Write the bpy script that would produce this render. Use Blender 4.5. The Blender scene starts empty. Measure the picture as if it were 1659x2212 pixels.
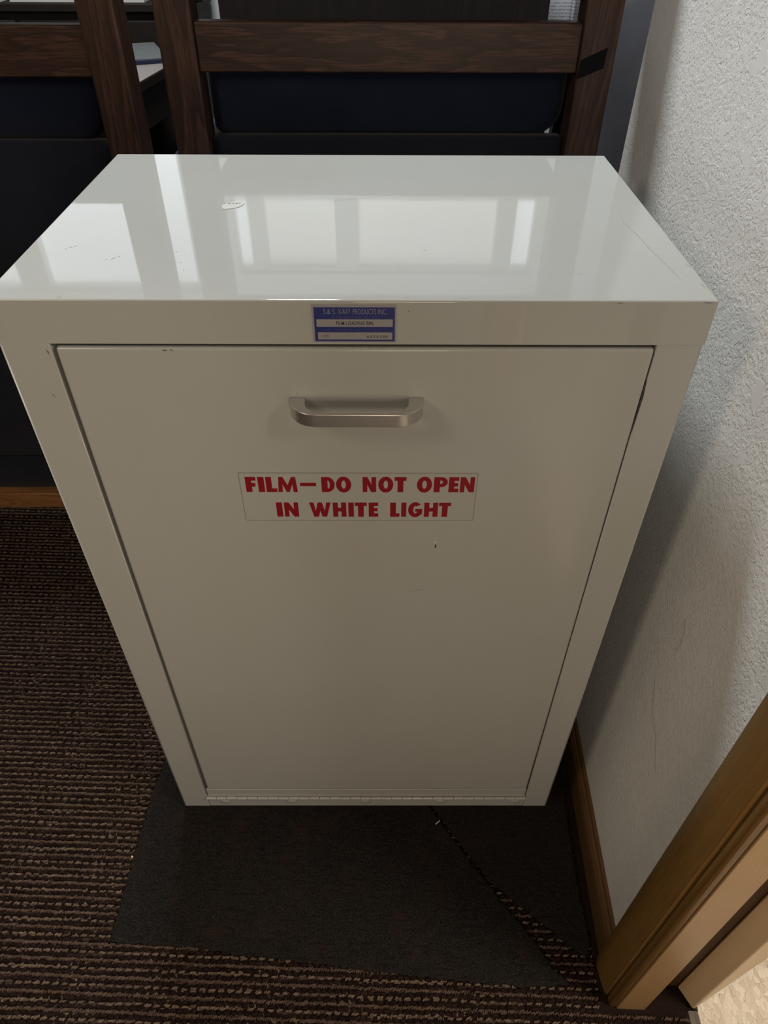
import bpy, bmesh, math, random
import numpy as np
from mathutils import Vector, Matrix

random.seed(7)
rng = np.random.default_rng(11)
SC = bpy.context.scene
COL = SC.collection
PI = math.pi

# ------------------------------------------------------------------ camera
cam_d = bpy.data.cameras.new('camera')
cam = bpy.data.objects.new('camera', cam_d)
COL.objects.link(cam)
cam.location = (0.28231, -0.46579, 0.99013)
cam.rotation_euler = (0.83520, -0.0035, -0.0015)
cam_d.sensor_fit = 'AUTO'
cam_d.sensor_width = 36.0
cam_d.lens = 1521.2 * 36.0 / 2212.0
cam_d.clip_start = 0.02
SC.camera = cam

# ------------------------------------------------------------------ world, lights, exposure
SC.view_settings.view_transform = 'Standard'
SC.view_settings.look = 'None'
SC.view_settings.gamma = 1.0
SC.view_settings.use_curve_mapping = False
SC.view_settings.exposure = 0.0
SC.cycles.use_denoising = True
SC.cycles.max_bounces = 8
world = bpy.data.worlds.new('world')
SC.world = world
world.use_nodes = True
world.node_tree.nodes['Background'].inputs[0].default_value = (0.75, 0.85, 1.0, 1)
world.node_tree.nodes['Background'].inputs[1].default_value = 0.05


def area(name, loc, target, size, sizey, power, color):
    d = bpy.data.lights.new(name, 'AREA')
    d.shape = 'RECTANGLE'
    d.size, d.size_y, d.energy, d.color = size, sizey, power, color
    o = bpy.data.objects.new(name, d)
    COL.objects.link(o)
    o.location = loc
    o.rotation_euler = (Vector(target) - Vector(loc)).to_track_quat('-Z', 'Y').to_euler()
    return o


area('ceiling_lamp_by_chairs', (0.00, 0.95, 2.42), (0.00, 0.95, 0), 0.30, 0.30, 33.0, (0.97, 1.0, 1.0))
area('lamp_at_left', (-0.95, -0.82, 1.75), (0.50, 0.10, 0.30), 0.42, 0.42, 5.2, (1.0, 0.83, 0.64))
area('lamp_behind_viewer', (0.40, -1.10, 0.72), (0.28, 0.0, 0.34), 0.36, 0.36, 3.7, (1.0, 0.81, 0.60))
area('hall_lamp', (1.02, -0.46, 1.30), (0.86, -0.30, 0), 0.22, 0.22, 10.8, (1.0, 0.90, 0.74))


# ------------------------------------------------------------------ helpers
def mesh_obj(name, bm, mat=None, parent=None, smooth=False):
    me = bpy.data.meshes.new(name)
    bm.normal_update()
    bm.to_mesh(me)
    bm.free()
    if smooth:
        for p in me.polygons:
            p.use_smooth = True
    if mat is not None:
        me.materials.append(mat)
    o = bpy.data.objects.new(name, me)
    COL.objects.link(o)
    if parent is not None:
        o.parent = parent
    return o


def box(bm, x0, x1, y0, y1, z0, z1):
    vs = [bm.verts.new((x, y, z)) for z in (z0, z1) for y in (y0, y1) for x in (x0, x1)]
    for f in ((0, 2, 3, 1), (4, 5, 7, 6), (0, 1, 5, 4), (2, 6, 7, 3), (0, 4, 6, 2), (1, 3, 7, 5)):
        bm.faces.new([vs[i] for i in f])
    return vs


def boxes(*bs):
    bm = bmesh.new()
    for b in bs:
        box(bm, *b)
    return bm


def bevel_mod(o, w, seg=2, angle=40):
    m = o.modifiers.new('bevel', 'BEVEL')
    m.width, m.segments = w, seg
    m.limit_method = 'ANGLE'
    m.angle_limit = math.radians(angle)
    for p in o.data.polygons:
        p.use_smooth = True
    try:
        o.data.set_sharp_from_angle(angle=math.radians(50))
    except Exception:
        pass
    return o


def prism_z(bm, pts, z0, z1):
    a = [bm.verts.new((p[0], p[1], z0)) for p in pts]
    b = [bm.verts.new((p[0], p[1], z1)) for p in pts]
    n = len(pts)
    for i in range(n):
        bm.faces.new((a[i], a[(i + 1) % n], b[(i + 1) % n], b[i]))
    bm.faces.new(list(reversed(a)))
    bm.faces.new(b)
    bmesh.ops.recalc_face_normals(bm, faces=bm.faces)


def empty(name, loc=(0, 0, 0), rz=0.0):
    o = bpy.data.objects.new(name, None)
    COL.objects.link(o)
    o.location = loc
    o.rotation_euler = (0, 0, rz)
    return o


def tag(o, label=None, cat=None, group=None, kind=None):
    if label: o['label'] = label
    if cat: o['category'] = cat
    if group: o['group'] = group
    if kind: o['kind'] = kind
    return o


# ---- materials
class NT:
    def __init__(self, name):
        self.m = bpy.data.materials.new(name)
        self.m.use_nodes = True
        self.t = self.m.node_tree
        self.b = self.t.nodes['Principled BSDF']

    def n(self, typ, **kw):
        nd = self.t.nodes.new(typ)
        for k, v in kw.items():
            if k.startswith('i_'):
                nd.inputs[k[2:].replace('_', ' ')].default_value = v
            else:
                setattr(nd, k, v)
        return nd

    def l(self, a, b):
        self.t.links.new(a, b)

    def coords(self, scale=(1, 1, 1), rot=(0, 0, 0), kind='Object'):
        tc = self.n('ShaderNodeTexCoord')
        mp = self.n('ShaderNodeMapping')
        mp.inputs['Scale'].default_value = scale
        mp.inputs['Rotation'].default_value = rot
        self.l(tc.outputs[kind], mp.inputs[0])
        return mp.outputs[0]

    def noise(self, vec, scale, detail=3, rough=0.55, dist=0.0):
        nd = self.n('ShaderNodeTexNoise')
        nd.inputs['Scale'].default_value = scale
        nd.inputs['Detail'].default_value = detail
        nd.inputs['Roughness'].default_value = rough
        nd.inputs['Distortion'].default_value = dist
        self.l(vec, nd.inputs['Vector'])
        return nd

    def ramp(self, fac, stops, interp='LINEAR'):
        r = self.n('ShaderNodeValToRGB')
        r.color_ramp.interpolation = interp
        e = r.color_ramp.elements
        while len(e) < len(stops):
            e.new(0.5)
        for i, (p, c) in enumerate(stops):
            e[i].position = p
            e[i].color = (c[0], c[1], c[2], 1) if hasattr(c, '__len__') else (c, c, c, 1)
        self.l(fac, r.inputs[0])
        return r.outputs[0]

    def math(self, op, a, b=None, c=None):
        m = self.n('ShaderNodeMath', operation=op)
        for i, v in enumerate((a, b, c)):
            if v is None: continue
            if isinstance(v, (int, float)):
                m.inputs[i].default_value = v
            else:
                self.l(v, m.inputs[i])
        return m.outputs[0]

    def mix(self, fac, a, b):
        m = self.n('ShaderNodeMix', data_type='RGBA')
        for sock, v in ((m.inputs[0], fac), (m.inputs[6], a), (m.inputs[7], b)):
            if isinstance(v, (int, float)):
                sock.default_value = v
            elif isinstance(v, tuple):
                sock.default_value = (v[0], v[1], v[2], 1)
            else:
                self.l(v, sock)
        return m.outputs[2]

    def color(self, v):
        if isinstance(v, tuple):
            self.b.inputs['Base Color'].default_value = (v[0], v[1], v[2], 1)
        else:
            self.l(v, self.b.inputs['Base Color'])

    def set(self, rough=None, metal=None, spec=None):
        if rough is not None: self.b.inputs['Roughness'].default_value = rough
        if metal is not None: self.b.inputs['Metallic'].default_value = metal
        if spec is not None: self.b.inputs['Specular IOR Level'].default_value = spec

    def bump(self, h, strength=1.0, dist=0.001):
        bp = self.n('ShaderNodeBump')
        bp.inputs['Strength'].default_value = strength
        bp.inputs['Distance'].default_value = dist
        self.l(h, bp.inputs['Height'])
        self.l(bp.outputs[0], self.b.inputs['Normal'])


def plain(name, col, rough=0.5, metal=0.0, spec=0.5):
    t = NT(name)
    t.color(col)
    t.set(rough, metal, spec)
    return t.m


def enamel(name='beige_enamel', r0=0.02, r1=0.055, spec=0.5):
    t = NT(name)
    v = t.coords()
    stain = t.noise(v, 5.0, 4, 0.6)
    speck = t.noise(v, 420.0, 2, 0.5)
    c = t.mix(t.ramp(stain.outputs['Fac'], [(0.35, 0.0), (0.75, 1.0)]), (0.470, 0.480, 0.466), (0.455, 0.458, 0.428))
    c = t.mix(t.ramp(speck.outputs['Fac'], [(0.765, 0.0), (0.79, 0.6)]), c, (0.20, 0.17, 0.12))
    t.color(c)
    rough = t.ramp(t.noise(v, 9.0, 3).outputs['Fac'], [(0.3, r0), (0.7, r1)])
    t.l(rough, t.b.inputs['Roughness'])
    t.set(spec=spec)
    w = t.noise(v, 26.0, 2, 0.4)
    t.bump(w.outputs['Fac'], 0.05, 0.0006)
    return t.m


def wall_mat():
    t = NT('knockdown_textured_paint')
    v = t.coords()
    warp = t.noise(v, 60.0, 2, 0.5)
    off = t.n('ShaderNodeVectorMath', operation='SCALE')
    t.l(warp.outputs['Color'], off.inputs[0])
    off.inputs['Scale'].default_value = 0.010
    add = t.n('ShaderNodeVectorMath', operation='ADD')
    t.l(v, add.inputs[0]); t.l(off.outputs[0], add.inputs[1])
    n1 = t.noise(add.outputs[0], 165.0, 2, 0.5, 0.5)
    p1 = t.ramp(n1.outputs['Fac'], [(0.47, 0.0), (0.525, 1.0)], 'EASE')
    n3 = t.noise(add.outputs[0], 330.0, 2, 0.5, 0.4)
    p3 = t.ramp(n3.outputs['Fac'], [(0.50, 0.0), (0.57, 1.0)], 'EASE')
    n2 = t.noise(v, 38.0, 2, 0.5, 0.5)
    patch = t.ramp(n2.outputs['Fac'], [(0.60, 0.0), (0.63, 1.0)], 'EASE')
    h = t.math('ADD', t.math('MULTIPLY', p1, 0.65), t.math('MULTIPLY', p3, 0.35))
    h = t.mix(patch, h, (0.62, 0.62, 0.62))
    fine = t.noise(v, 1100.0, 2)
    hh = t.math('ADD', h, t.math('MULTIPLY', fine.outputs['Fac'], 0.10))
    c = t.mix(t.ramp(t.noise(v, 6.0, 3).outputs['Fac'], [(0.35, 0.0), (0.7, 1.0)]), (0.86, 0.855, 0.845), (0.82, 0.815, 0.80))
    t.color(c)
    t.set(0.75, spec=0.2)
    t.bump(hh, 0.55, 0.0011)
    return t.m


def wood(name, dark, light, axis='z', scale=1.0, rough=0.42, grain=1.0):
    t = NT(name)
    s = {'x': (1.2, 14, 14), 'y': (14, 1.2, 14), 'z': (14, 14, 1.2)}[axis]
    v = t.coords(tuple(a * scale for a in s))
    big = t.noise(v, 1.3, 3, 0.5, 0.6)
    rings = t.math('FRACT', t.math('MULTIPLY', big.outputs['Fac'], 9.0))
    band = t.ramp(rings, [(0.0, 0.15), (0.55, 0.75), (0.86, 1.0), (0.97, 0.1)])
    s2 = {'x': (6, 160, 160), 'y': (160, 6, 160), 'z': (160, 160, 6)}[axis]
    pores = t.noise(t.coords(tuple(a * scale for a in s2)), 4.0, 3, 0.6)
    f = t.math('MULTIPLY', band, t.ramp(pores.outputs['Fac'], [(0.40, 0.15), (0.56, 1.0)]))
    f = t.math('ADD', t.math('MULTIPLY', f, grain), 0.5 * (1 - grain))
    t.color(t.mix(f, dark, light))
    t.set(rough, spec=0.4)
    t.bump(pores.outputs['Fac'], 0.25, 0.0003)
    return t.m


def fabric(name, a, b, scale=1.0):
    t = NT(name)
    v = t.coords()
    n = t.noise(v, 900.0 * scale, 2)
    big = t.noise(v, 7.0, 3)
    c = t.mix(n.outputs['Fac'], a, b)
    c = t.mix(t.ramp(big.outputs['Fac'], [(0.3, 0.0), (0.75, 0.6)]), c, tuple(x * 0.6 for x in a))
    t.color(c)
    t.set(0.95, spec=0.1)
    t.b.inputs['Sheen Weight'].default_value = 0.15
    t.bump(n.outputs['Fac'], 0.5, 0.0006)
    return t.m


def emit(name, col, s):
    t = NT(name)
    t.color(tuple(0.4 * c for c in col))
    t.b.inputs['Emission Color'].default_value = (col[0], col[1], col[2], 1)
    t.b.inputs['Emission Strength'].default_value = s
    return t.m


def printed(name, paper, ink, rows, axis=2):
    """white sheet with rows of small grey print"""
    t = NT(name)
    tc = t.n('ShaderNodeTexCoord')
    sp = t.n('ShaderNodeSeparateXYZ')
    t.l(tc.outputs['Object'], sp.inputs[0])
    line = t.math('FRACT', t.math('MULTIPLY', sp.outputs[axis], rows))
    on = t.ramp(line, [(0.0, 0.0), (0.42, 0.0), (0.48, 1.0), (0.85, 1.0), (0.92, 0.0)])
    w = t.noise(tc.outputs['Object'], 260.0, 2)
    words = t.ramp(w.outputs['Fac'], [(0.42, 0.0), (0.5, 1.0)])
    t.color(t.mix(t.math('MULTIPLY', on, t.math('MULTIPLY', words, 0.6)), paper, ink))
    t.set(0.7, spec=0.2)
    return t.m


M = {}
M['enamel'] = enamel()
M['enamel_front'] = enamel('worn_beige_enamel', 0.13, 0.22, 0.4)
M['wall'] = wall_mat()
M['wallmark'] = plain('rubbed_wall_mark', (0.66, 0.60, 0.55), 0.8, 0, 0.1)
M['plain_wall'] = plain('matte_wall_paint', (0.34, 0.33, 0.31), 0.8)
M['far_wall'] = plain('white_far_wall_paint', (0.68, 0.69, 0.70), 0.8)
M['ceiling'] = plain('ceiling_paint', (0.70, 0.70, 0.68), 0.9)
M['trim'] = wood('golden_trim_wood', (0.145, 0.074, 0.018), (0.255, 0.140, 0.042), 'z', 1.0, 0.38, 0.35)
M['base'] = wood('dark_baseboard_wood', (0.10, 0.050, 0.020), (0.175, 0.095, 0.040), 'y', 1.0, 0.4, 0.4)
M['birch'] = wood('pale_birch_veneer', (0.32, 0.19, 0.085), (0.40, 0.25, 0.12), 'z', 1.0, 0.4, 0.25)
M['rebate'] = plain('shade_dark_rebate', (0.070, 0.036, 0.014), 0.6, 0, 0.2)  # darkened colour stands in for the shadow band behind the stop
M['birch_lit'] = wood('lit_door_veneer', (0.58, 0.42, 0.25), (0.68, 0.50, 0.31), 'z', 1.0, 0.45, 0.25)  # birch lightened to paint lamp light onto the door leaf and its edge
M['oak_z'] = wood('brown_oak_upright', (0.034, 0.016, 0.011), (0.110, 0.054, 0.037), 'z', 1.0, 0.45)
M['oak_x'] = wood('brown_oak_crosswise', (0.034, 0.016, 0.011), (0.110, 0.054, 0.037), 'x', 1.0, 0.45)
M['oak_pale'] = wood('orange_oak', (0.24, 0.10, 0.035), (0.46, 0.23, 0.09), 'x', 1.6, 0.45)
M['navy'] = fabric('navy_upholstery', (0.009, 0.013, 0.030), (0.026, 0.033, 0.064))
M['navy2'] = fabric('navy_panel_cloth', (0.012, 0.014, 0.024), (0.030, 0.032, 0.046))
M['greycloth'] = fabric('grey_blue_cloth', (0.046, 0.046, 0.053), (0.082, 0.082, 0.092))
M['black'] = plain('black_plastic', (0.012, 0.012, 0.013), 0.5)
M['tape'] = plain('black_cloth_tape', (0.005, 0.006, 0.008), 0.8, 0, 0.2)
M['darkwood'] = wood('dark_walnut', (0.009, 0.006, 0.005), (0.019, 0.012, 0.009), 'z', 0.6, 0.7, 0.6)
M['edgewood'] = plain('dark_stained_edge', (0.012, 0.007, 0.006), 0.85, 0, 0.1)
M['alu'] = plain('brushed_aluminium', (0.66, 0.65, 0.63), 0.32, 0.9)
M['chrome'] = plain('worn_bright_metal', (0.75, 0.72, 0.68), 0.25, 1.0)
M['plate'] = plain('silver_foil', (0.31, 0.295, 0.31), 0.45, 0.1)
M['blue'] = plain('blue_print', (0.008, 0.020, 0.17), 0.4)
M['paleprint'] = plain('pale_print', (0.24, 0.24, 0.33), 0.4)
M['midprint'] = plain('faint_print', (0.075, 0.085, 0.26), 0.4)
M['ink'] = plain('dark_ink', (0.02, 0.02, 0.07), 0.5)
M['blackink'] = plain('black_ink', (0.04, 0.035, 0.04), 0.5)
M['red'] = plain('red_print', (0.27, 0.006, 0.014), 0.4)
M['decal'] = plain('clear_beige_decal', (0.462, 0.468, 0.447), 0.17)
M['decal_edge'] = plain('grimy_decal_edge', (0.20, 0.17, 0.13), 0.6)
M['grime'] = plain('dark_scuff', (0.10, 0.08, 0.055), 0.7)
M['greyscuff'] = plain('grey_scuff', (0.34, 0.34, 0.31), 0.6)
M['paper'] = plain('white_paper', (0.74, 0.75, 0.72), 0.6)
M['torn'] = plain('dirty_torn_paper', (0.56, 0.57, 0.54), 0.6)
M['tablecream'] = plain('pale_laminate', (0.27, 0.245, 0.23), 0.45)
M['bluerim'] = plain('navy_binding', (0.010, 0.014, 0.045), 0.6)
M['greypaper'] = printed('grey_magazine_paper', (0.155, 0.168, 0.172), (0.05, 0.05, 0.06), 90.0, 1)
M['newsprint'] = printed('newsprint', (0.78, 0.79, 0.84), (0.16, 0.17, 0.22), 130.0, 2)
M['lint'] = plain('white_lint', (0.75, 0.74, 0.70), 0.8)
M['crumb'] = plain('yellow_crumb', (0.70, 0.60, 0.30), 0.8)
M['windowwhite'] = plain('white_window_frame', (0.62, 0.62, 0.60), 0.5)
M['sky'] = emit('daylight_pane', (0.90, 0.95, 1.0), 1.35)
M['shade'] = emit('sunlit_roller_shade', (1.0, 0.99, 0.95), 0.72)


def carpet_base():
    t = NT('dark_woven_carpet')
    v = t.coords()
    n = t.noise(v, 300.0, 2)
    sp = t.n('ShaderNodeSeparateXYZ')
    t.l(t.coords((1, 1, 1), (0, 0, -math.atan(0.037))), sp.inputs[0])
    rows = t.math('FRACT', t.math('MULTIPLY', sp.outputs[1], 1 / 0.01744))
    rope = t.ramp(rows, [(0.38, 0.0), (0.43, 1.0), (0.57, 1.0), (0.62, 0.0)])
    dash = t.math('MULTIPLY', t.ramp(rows, [(0.0, 1.0), (0.09, 1.0), (0.13, 0.0), (0.88, 0.0), (0.92, 1.0)]),
                  t.ramp(t.math('FRACT', t.math('MULTIPLY', sp.outputs[0], 1 / 0.0112)), [(0.55, 1.0), (0.65, 0.0)]))
    # along the wall the yarn pattern is left out: plain backing there
    near = t.ramp(sp.outputs[0], [(0.44, 1.0), (0.45, 0.0)])
    rope = t.math('MULTIPLY', rope, near)
    dash = t.math('MULTIPLY', dash, near)
    dark = t.mix(n.outputs['Fac'], (0.010, 0.006, 0.005), (0.024, 0.014, 0.011))
    c = t.mix(t.math('MULTIPLY', rope, n.outputs['Fac']), dark, (0.118, 0.080, 0.059))
    t.color(t.mix(dash, c, (0.165, 0.118, 0.085)))
    t.set(0.95, spec=0.05)
    t.bump(n.outputs['Fac'], 0.6, 0.002)
    return t.m


def pile_mat():
    t = NT('tan_fleck_carpet_yarn')
    at = t.n('ShaderNodeAttribute', attribute_name='tint')
    n = t.noise(t.coords(), 1100.0, 2)
    c = t.mix(n.outputs['Fac'], (0.62, 0.62, 0.62), (1.45, 1.45, 1.45))
    mu = t.n('ShaderNodeMix', data_type='RGBA', blend_type='MULTIPLY')
    mu.inputs[0].default_value = 1.0
    t.l(at.outputs['Color'], mu.inputs[6]); t.l(c, mu.inputs[7])
    t.color(mu.outputs[2])
    t.set(0.95, spec=0.05)
    t.bump(n.outputs['Fac'], 0.8, 0.0015)
    return t.m


def rug_mat():
    t = NT('charcoal_loop_pile')
    v = t.coords()
    n = t.noise(t.coords((1, 1.5, 1)), 620.0, 3, 0.65)
    streak = t.noise(t.coords((40, 260, 1)), 1.0, 3, 0.6)
    warm = t.noise(v, 16.0, 4, 0.65)
    c = t.mix(t.ramp(n.outputs['Fac'], [(0.35, 0.0), (0.68, 1.0)]), (0.005, 0.004, 0.004), (0.050, 0.044, 0.039))
    c = t.mix(t.ramp(warm.outputs['Fac'], [(0.5, 0.0), (0.72, 0.55)]), c, (0.050, 0.027, 0.021))
    c = t.mix(t.ramp(streak.outputs['Fac'], [(0.36, 0.55), (0.46, 0.0)]), c, (0.012, 0.010, 0.010))
    t.color(c)
    t.set(0.97, spec=0.05)
    t.bump(n.outputs['Fac'], 1.0, 0.003)
    return t.m


def vinyl_mat():
    t = NT('flaked_vinyl')
    v = t.coords((1, 0.62, 1), (0, 0, 0.5))
    wn = t.noise(v, 60.0, 2)
    off = t.n('ShaderNodeVectorMath', operation='SCALE')
    t.l(wn.outputs['Color'], off.inputs[0]); off.inputs['Scale'].default_value = 0.008
    add = t.n('ShaderNodeVectorMath', operation='ADD')
    t.l(v, add.inputs[0]); t.l(off.outputs[0], add.inputs[1])
    vo = t.n('ShaderNodeTexVoronoi', feature='F1'); vo.inputs['Scale'].default_value = 185.0
    ve = t.n('ShaderNodeTexVoronoi', feature='DISTANCE_TO_EDGE'); ve.inputs['Scale'].default_value = 185.0
    t.l(add.outputs[0], vo.inputs['Vector']); t.l(add.outputs[0], ve.inputs['Vector'])
    sp = t.n('ShaderNodeSeparateColor'); t.l(vo.outputs['Color'], sp.inputs[0])
    c = t.mix(sp.outputs[0], (0.58, 0.51, 0.41), (0.76, 0.71, 0.63))
    gate = t.ramp(t.noise(v, 90.0, 2).outputs['Fac'], [(0.42, 0.0), (0.58, 1.0)])
    edge = t.ramp(ve.outputs['Distance'], [(0.0, 0.75), (0.040, 0.0)])
    c = t.mix(t.math('MULTIPLY', edge, gate), c, (0.26, 0.19, 0.11))
    t.color(c)
    t.set(0.35)
    t.bump(t.ramp(ve.outputs['Distance'], [(0.0, 0.0), (0.08, 1.0)]), 0.3, 0.0004)
    return t.m


M['carpet'] = carpet_base()
M['pile'] = pile_mat()
M['rug'] = rug_mat()
M['vinyl'] = vinyl_mat()

# ------------------------------------------------------------------ the room shell
FL = -0.006                       # carpet backing level; the cabinet stands on a remnant whose top is 0
WR = -math.atan(0.037)            # the right wall runs slightly off the cabinet's axis
W0 = Vector((0.570, 0.0, 0.0))


def wall_set(o):
    """n (out of the room), s (along the wall), z -> world"""
    o.location = W0
    o.rotation_euler = (0, 0, WR)
    return o


CEIL = 2.44
FAR = 2.30


def floor_bm():
    bm = boxes((-2.4, 0.60, -2.2, FAR + 0.05, FL - 0.05, FL), (0.60, 2.4, 0.46, FAR + 0.05, FL - 0.05, FL))
    # the carpet runs into the doorway as far as the metal strip
    box(bm, 0.60, 0.650, -1.1, -0.2, FL - 0.05, FL)
    return bm


floor = mesh_obj('floor', floor_bm(), M['carpet'])
tag(floor, kind='structure')
hall_floor = wall_set(mesh_obj('floor_hall', boxes((0.096, 2.0, -2.2, 0.42, FL - 0.05, FL + 0.003)), M['vinyl']))
tag(hall_floor, kind='structure')
ceiling = mesh_obj('ceiling', boxes((-2.5, 2.8, -2.4, FAR + 0.2, CEIL, CEIL + 0.05)), M['ceiling'])
tag(ceiling, kind='structure')

DOOR_S0, DOOR_S1, DOOR_H = -1.02, -0.2405, 2.04
CORNER = 0.525                    # the wall ends here in a rounded outside corner


def right_wall_bm():
    bm = bmesh.new()
    r = 0.022
    pts = [(0, DOOR_S1 + 0.0285)]
    pts += [(r - r * math.cos(a), CORNER - r + r * math.sin(a)) for a in [PI / 2 * k / 8 for k in range(9)]]
    pts += [(2.0, CORNER), (2.0, CORNER - 0.115), (0.078, CORNER - 0.115), (0.078, DOOR_S1 + 0.0285)]
    prism_z(bm, pts, FL, CEIL)
    box(bm, 0, 0.078, -2.2, DOOR_S0 - 0.0125, FL, CEIL)
    box(bm, 0, 0.078, DOOR_S0 - 0.0125, DOOR_S1 + 0.0125, DOOR_H + 0.02, CEIL)
    return bm


wr = wall_set(mesh_obj('wall_right', right_wall_bm(), M['wall']))
for p in wr.data.polygons:
    p.use_smooth = True
wr.data.set_sharp_from_angle(angle=math.radians(30))
tag(wr, kind='structure')
for nm, b in (('wall_left', (-2.5, -2.4, -2.3, FAR + 0.1, FL, CEIL)), ('wall_front', (-2.5, 2.7, -2.3, -2.2, FL, CEIL)),
              ('wall_recess', (2.35, 2.45, -2.3, FAR + 0.1, FL, CEIL))):
    tag(mesh_obj(nm, boxes(b), M['plain_wall']), kind='structure')

# far wall with two window openings
WB1, WB2, WT1, WT = 1.25, 1.43, 1.83, 1.75
WIN1, WIN2 = (-1.95, -0.44), (-0.29, 0.89)
fb = [(-2.5, -0.36, FAR, FAR + 0.1, FL, WB1), (-0.36, 2.45, FAR, FAR + 0.1, FL, WB2), (-0.36, 2.45, FAR, FAR + 0.1, WT, CEIL), (-2.5, -0.36, FAR, FAR + 0.1, WT1, CEIL),
      (-0.44, -0.36, FAR, FAR + 0.1, WB1, WT1)]
xs = [-2.5, WIN1[0], WIN1[1], WIN2[0], WIN2[1], 2.45]
for a, b in ((0, 1), (2, 3), (4, 5)):
    fb.append((xs[a], xs[b], FAR, FAR + 0.1, WB1 if a == 0 else WB2, WT1 if a == 0 else WT))
tag(mesh_obj('wall_far', boxes(*fb), M['far_wall']), kind='structure')


def window(name, x0, x1, WB, WT, bars, panes):
    fr = [(x0, x1, FAR + 0.015, FAR + 0.06, WB, WB + 0.035), (x0, x1, FAR + 0.015, FAR + 0.06, WT - 0.02, WT)]
    for a, b in bars:
        fr.append((a, b, FAR + 0.015, FAR + 0.06, WB + 0.03, WT - 0.018))
    w = tag(mesh_obj(name, boxes(*fr), M['windowwhite']), kind='structure')
    for a, b, m in panes:
        mesh_obj('pane' if m == 'sky' else 'roller_shade', boxes((a, b, FAR + 0.066, FAR + 0.072, WB, WT)), M[m], w)
    return w


window('window_1', WIN1[0], WIN1[1], WB1, WT1, [(-1.95, -1.90), (-1.20, -1.08), (-0.47, -0.44)],
       [(-1.93, -1.13, 'sky'), (-1.13, -0.45, 'sky')])
window('window_2', WIN2[0], WIN2[1], WB2, WT, [(-0.29, -0.285), (-0.235, -0.172), (0.10, 0.19), (0.728, 0.80), (0.872, 0.89)],
       [(-0.288, -0.20, 'sky'), (-0.20, 0.145, 'shade'), (0.145, 0.76, 'shade'), (0.76, 0.888, 'sky')])

# unseen wooden ledge, added to cast the shadow band on the wall end
lg = wall_set(mesh_obj('added_shade_ledge', boxes((-0.15, 0.002, 0.466, CORNER + 0.05, 1.055, 1.085)), M['trim']))
bevel_mod(lg, 0.003, 2)
tag(lg, kind='structure')

# faint rubbed marks on the wall paint
wm_ = bmesh.new()
for w_, pl in [(0.0005, [(-0.0382, 0.3675), (-0.0465, 0.3529), (-0.0586, 0.3377), (-0.0697, 0.3327), (-0.0803, 0.3299), (-0.1055, 0.3041)]), (0.0005, [(-0.043, 0.4732), (-0.0493, 0.4611), (-0.0524, 0.4474), (-0.052, 0.4353), (-0.0448, 0.4294)]), (0.00022, [(-0.1811, 0.3137), (-0.1759, 0.295), (-0.1742, 0.2769), (-0.1764, 0.268), (-0.1799, 0.2612)])]:
    for k, (p, q) in enumerate(zip(pl, pl[1:])):
        a, b = Vector((-0.0007, p[0], p[1])), Vector((-0.0007, q[0], q[1]))
        sd = (b - a).cross(Vector((1, 0, 0))).normalized() * w_
        f = wm_.faces.new([wm_.verts.new(v) for v in (a - sd, a + sd, b + sd, b - sd)])
        f.normal_update()
        if f.normal.x > 0:
            f.normal_flip()
o = mesh_obj('rub_marks', wm_, M['wallmark'], wr)
tag(o, kind='stuff')

# baseboard, casing, jamb, stop, threshold, hall door
bbm = bmesh.new()
BS0, BS1, BH = -0.187, CORNER + 0.004, 0.057
prof = [(0, FL), (-0.0095, FL), (-0.0105, 0.030), (-0.0100, 0.041), (-0.0070, 0.0475), (-0.0045, 0.0495), (-0.0035, 0.0545), (0, BH)]
a = [bbm.verts.new((p[0], BS0, p[1])) for p in prof]
b = [bbm.verts.new((p[0], BS1, p[1])) for p in prof]
for i in range(len(prof)):
    j = (i + 1) % len(prof)
    bbm.faces.new((a[i], b[i], b[j], a[j]))
bbm.faces.new(a); bbm.faces.new(list(reversed(b)))
bmesh.ops.recalc_face_normals(bbm, faces=bbm.faces)
tag(wall_set(mesh_obj('baseboard_right', bbm, M['base'])), kind='structure')


def casing_bm(mirror=None):
    bm = bmesh.new()
    pts = [(0.0, -0.1865), (-0.0115, -0.1870), (-0.0145, -0.1960), (-0.0148, -0.2000), (-0.0140, -0.2090), (-0.0122, -0.2200),
           (-0.0105, -0.2275), (-0.0065, -0.2292), (-0.0060, -0.2302), (-0.0078, -0.2314), (-0.0074, -0.2390), (-0.0055, -0.2408), (0.0, -0.2410)]
    if mirror is not None:
        pts = [(p[0], mirror - p[1]) for p in pts]
    prism_z(bm, pts, FL + 0.001, DOOR_H)
    return bm


for mir in (None, DOOR_S0 + DOOR_S1):
    o = wall_set(mesh_obj('trim_1' if mir is None else 'trim_2', casing_bm(mir), M['trim']))
    bevel_mod(o, 0.0006, 1, 20)
    tag(o, kind='structure')
hd = wall_set(mesh_obj('trim_3', boxes((-0.0145, 0.0, DOOR_S0 - 0.055, DOOR_S1 + 0.055, DOOR_H, DOOR_H + 0.057)), M['trim']))
tag(hd, kind='structure')
# jamb with its stop: stop face towards the opening, rebate behind it
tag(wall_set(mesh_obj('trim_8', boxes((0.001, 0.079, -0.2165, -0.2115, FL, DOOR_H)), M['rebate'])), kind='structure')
jm = wall_set(mesh_obj('trim_4', boxes((0.0006, 0.0340, -0.2425, -0.2163, FL, DOOR_H)), M['birch']))
bevel_mod(jm, 0.0008, 2)
tag(jm, kind='structure')
jb2 = boxes((0.001, 0.067, DOOR_S0 - 0.012, DOOR_S0 + 0.002, FL, DOOR_H), (0.001, 0.067, DOOR_S0, DOOR_S1, DOOR_H, DOOR_H + 0.018))
tag(wall_set(mesh_obj('trim_5', jb2, M['birch'])), kind='structure')
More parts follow.
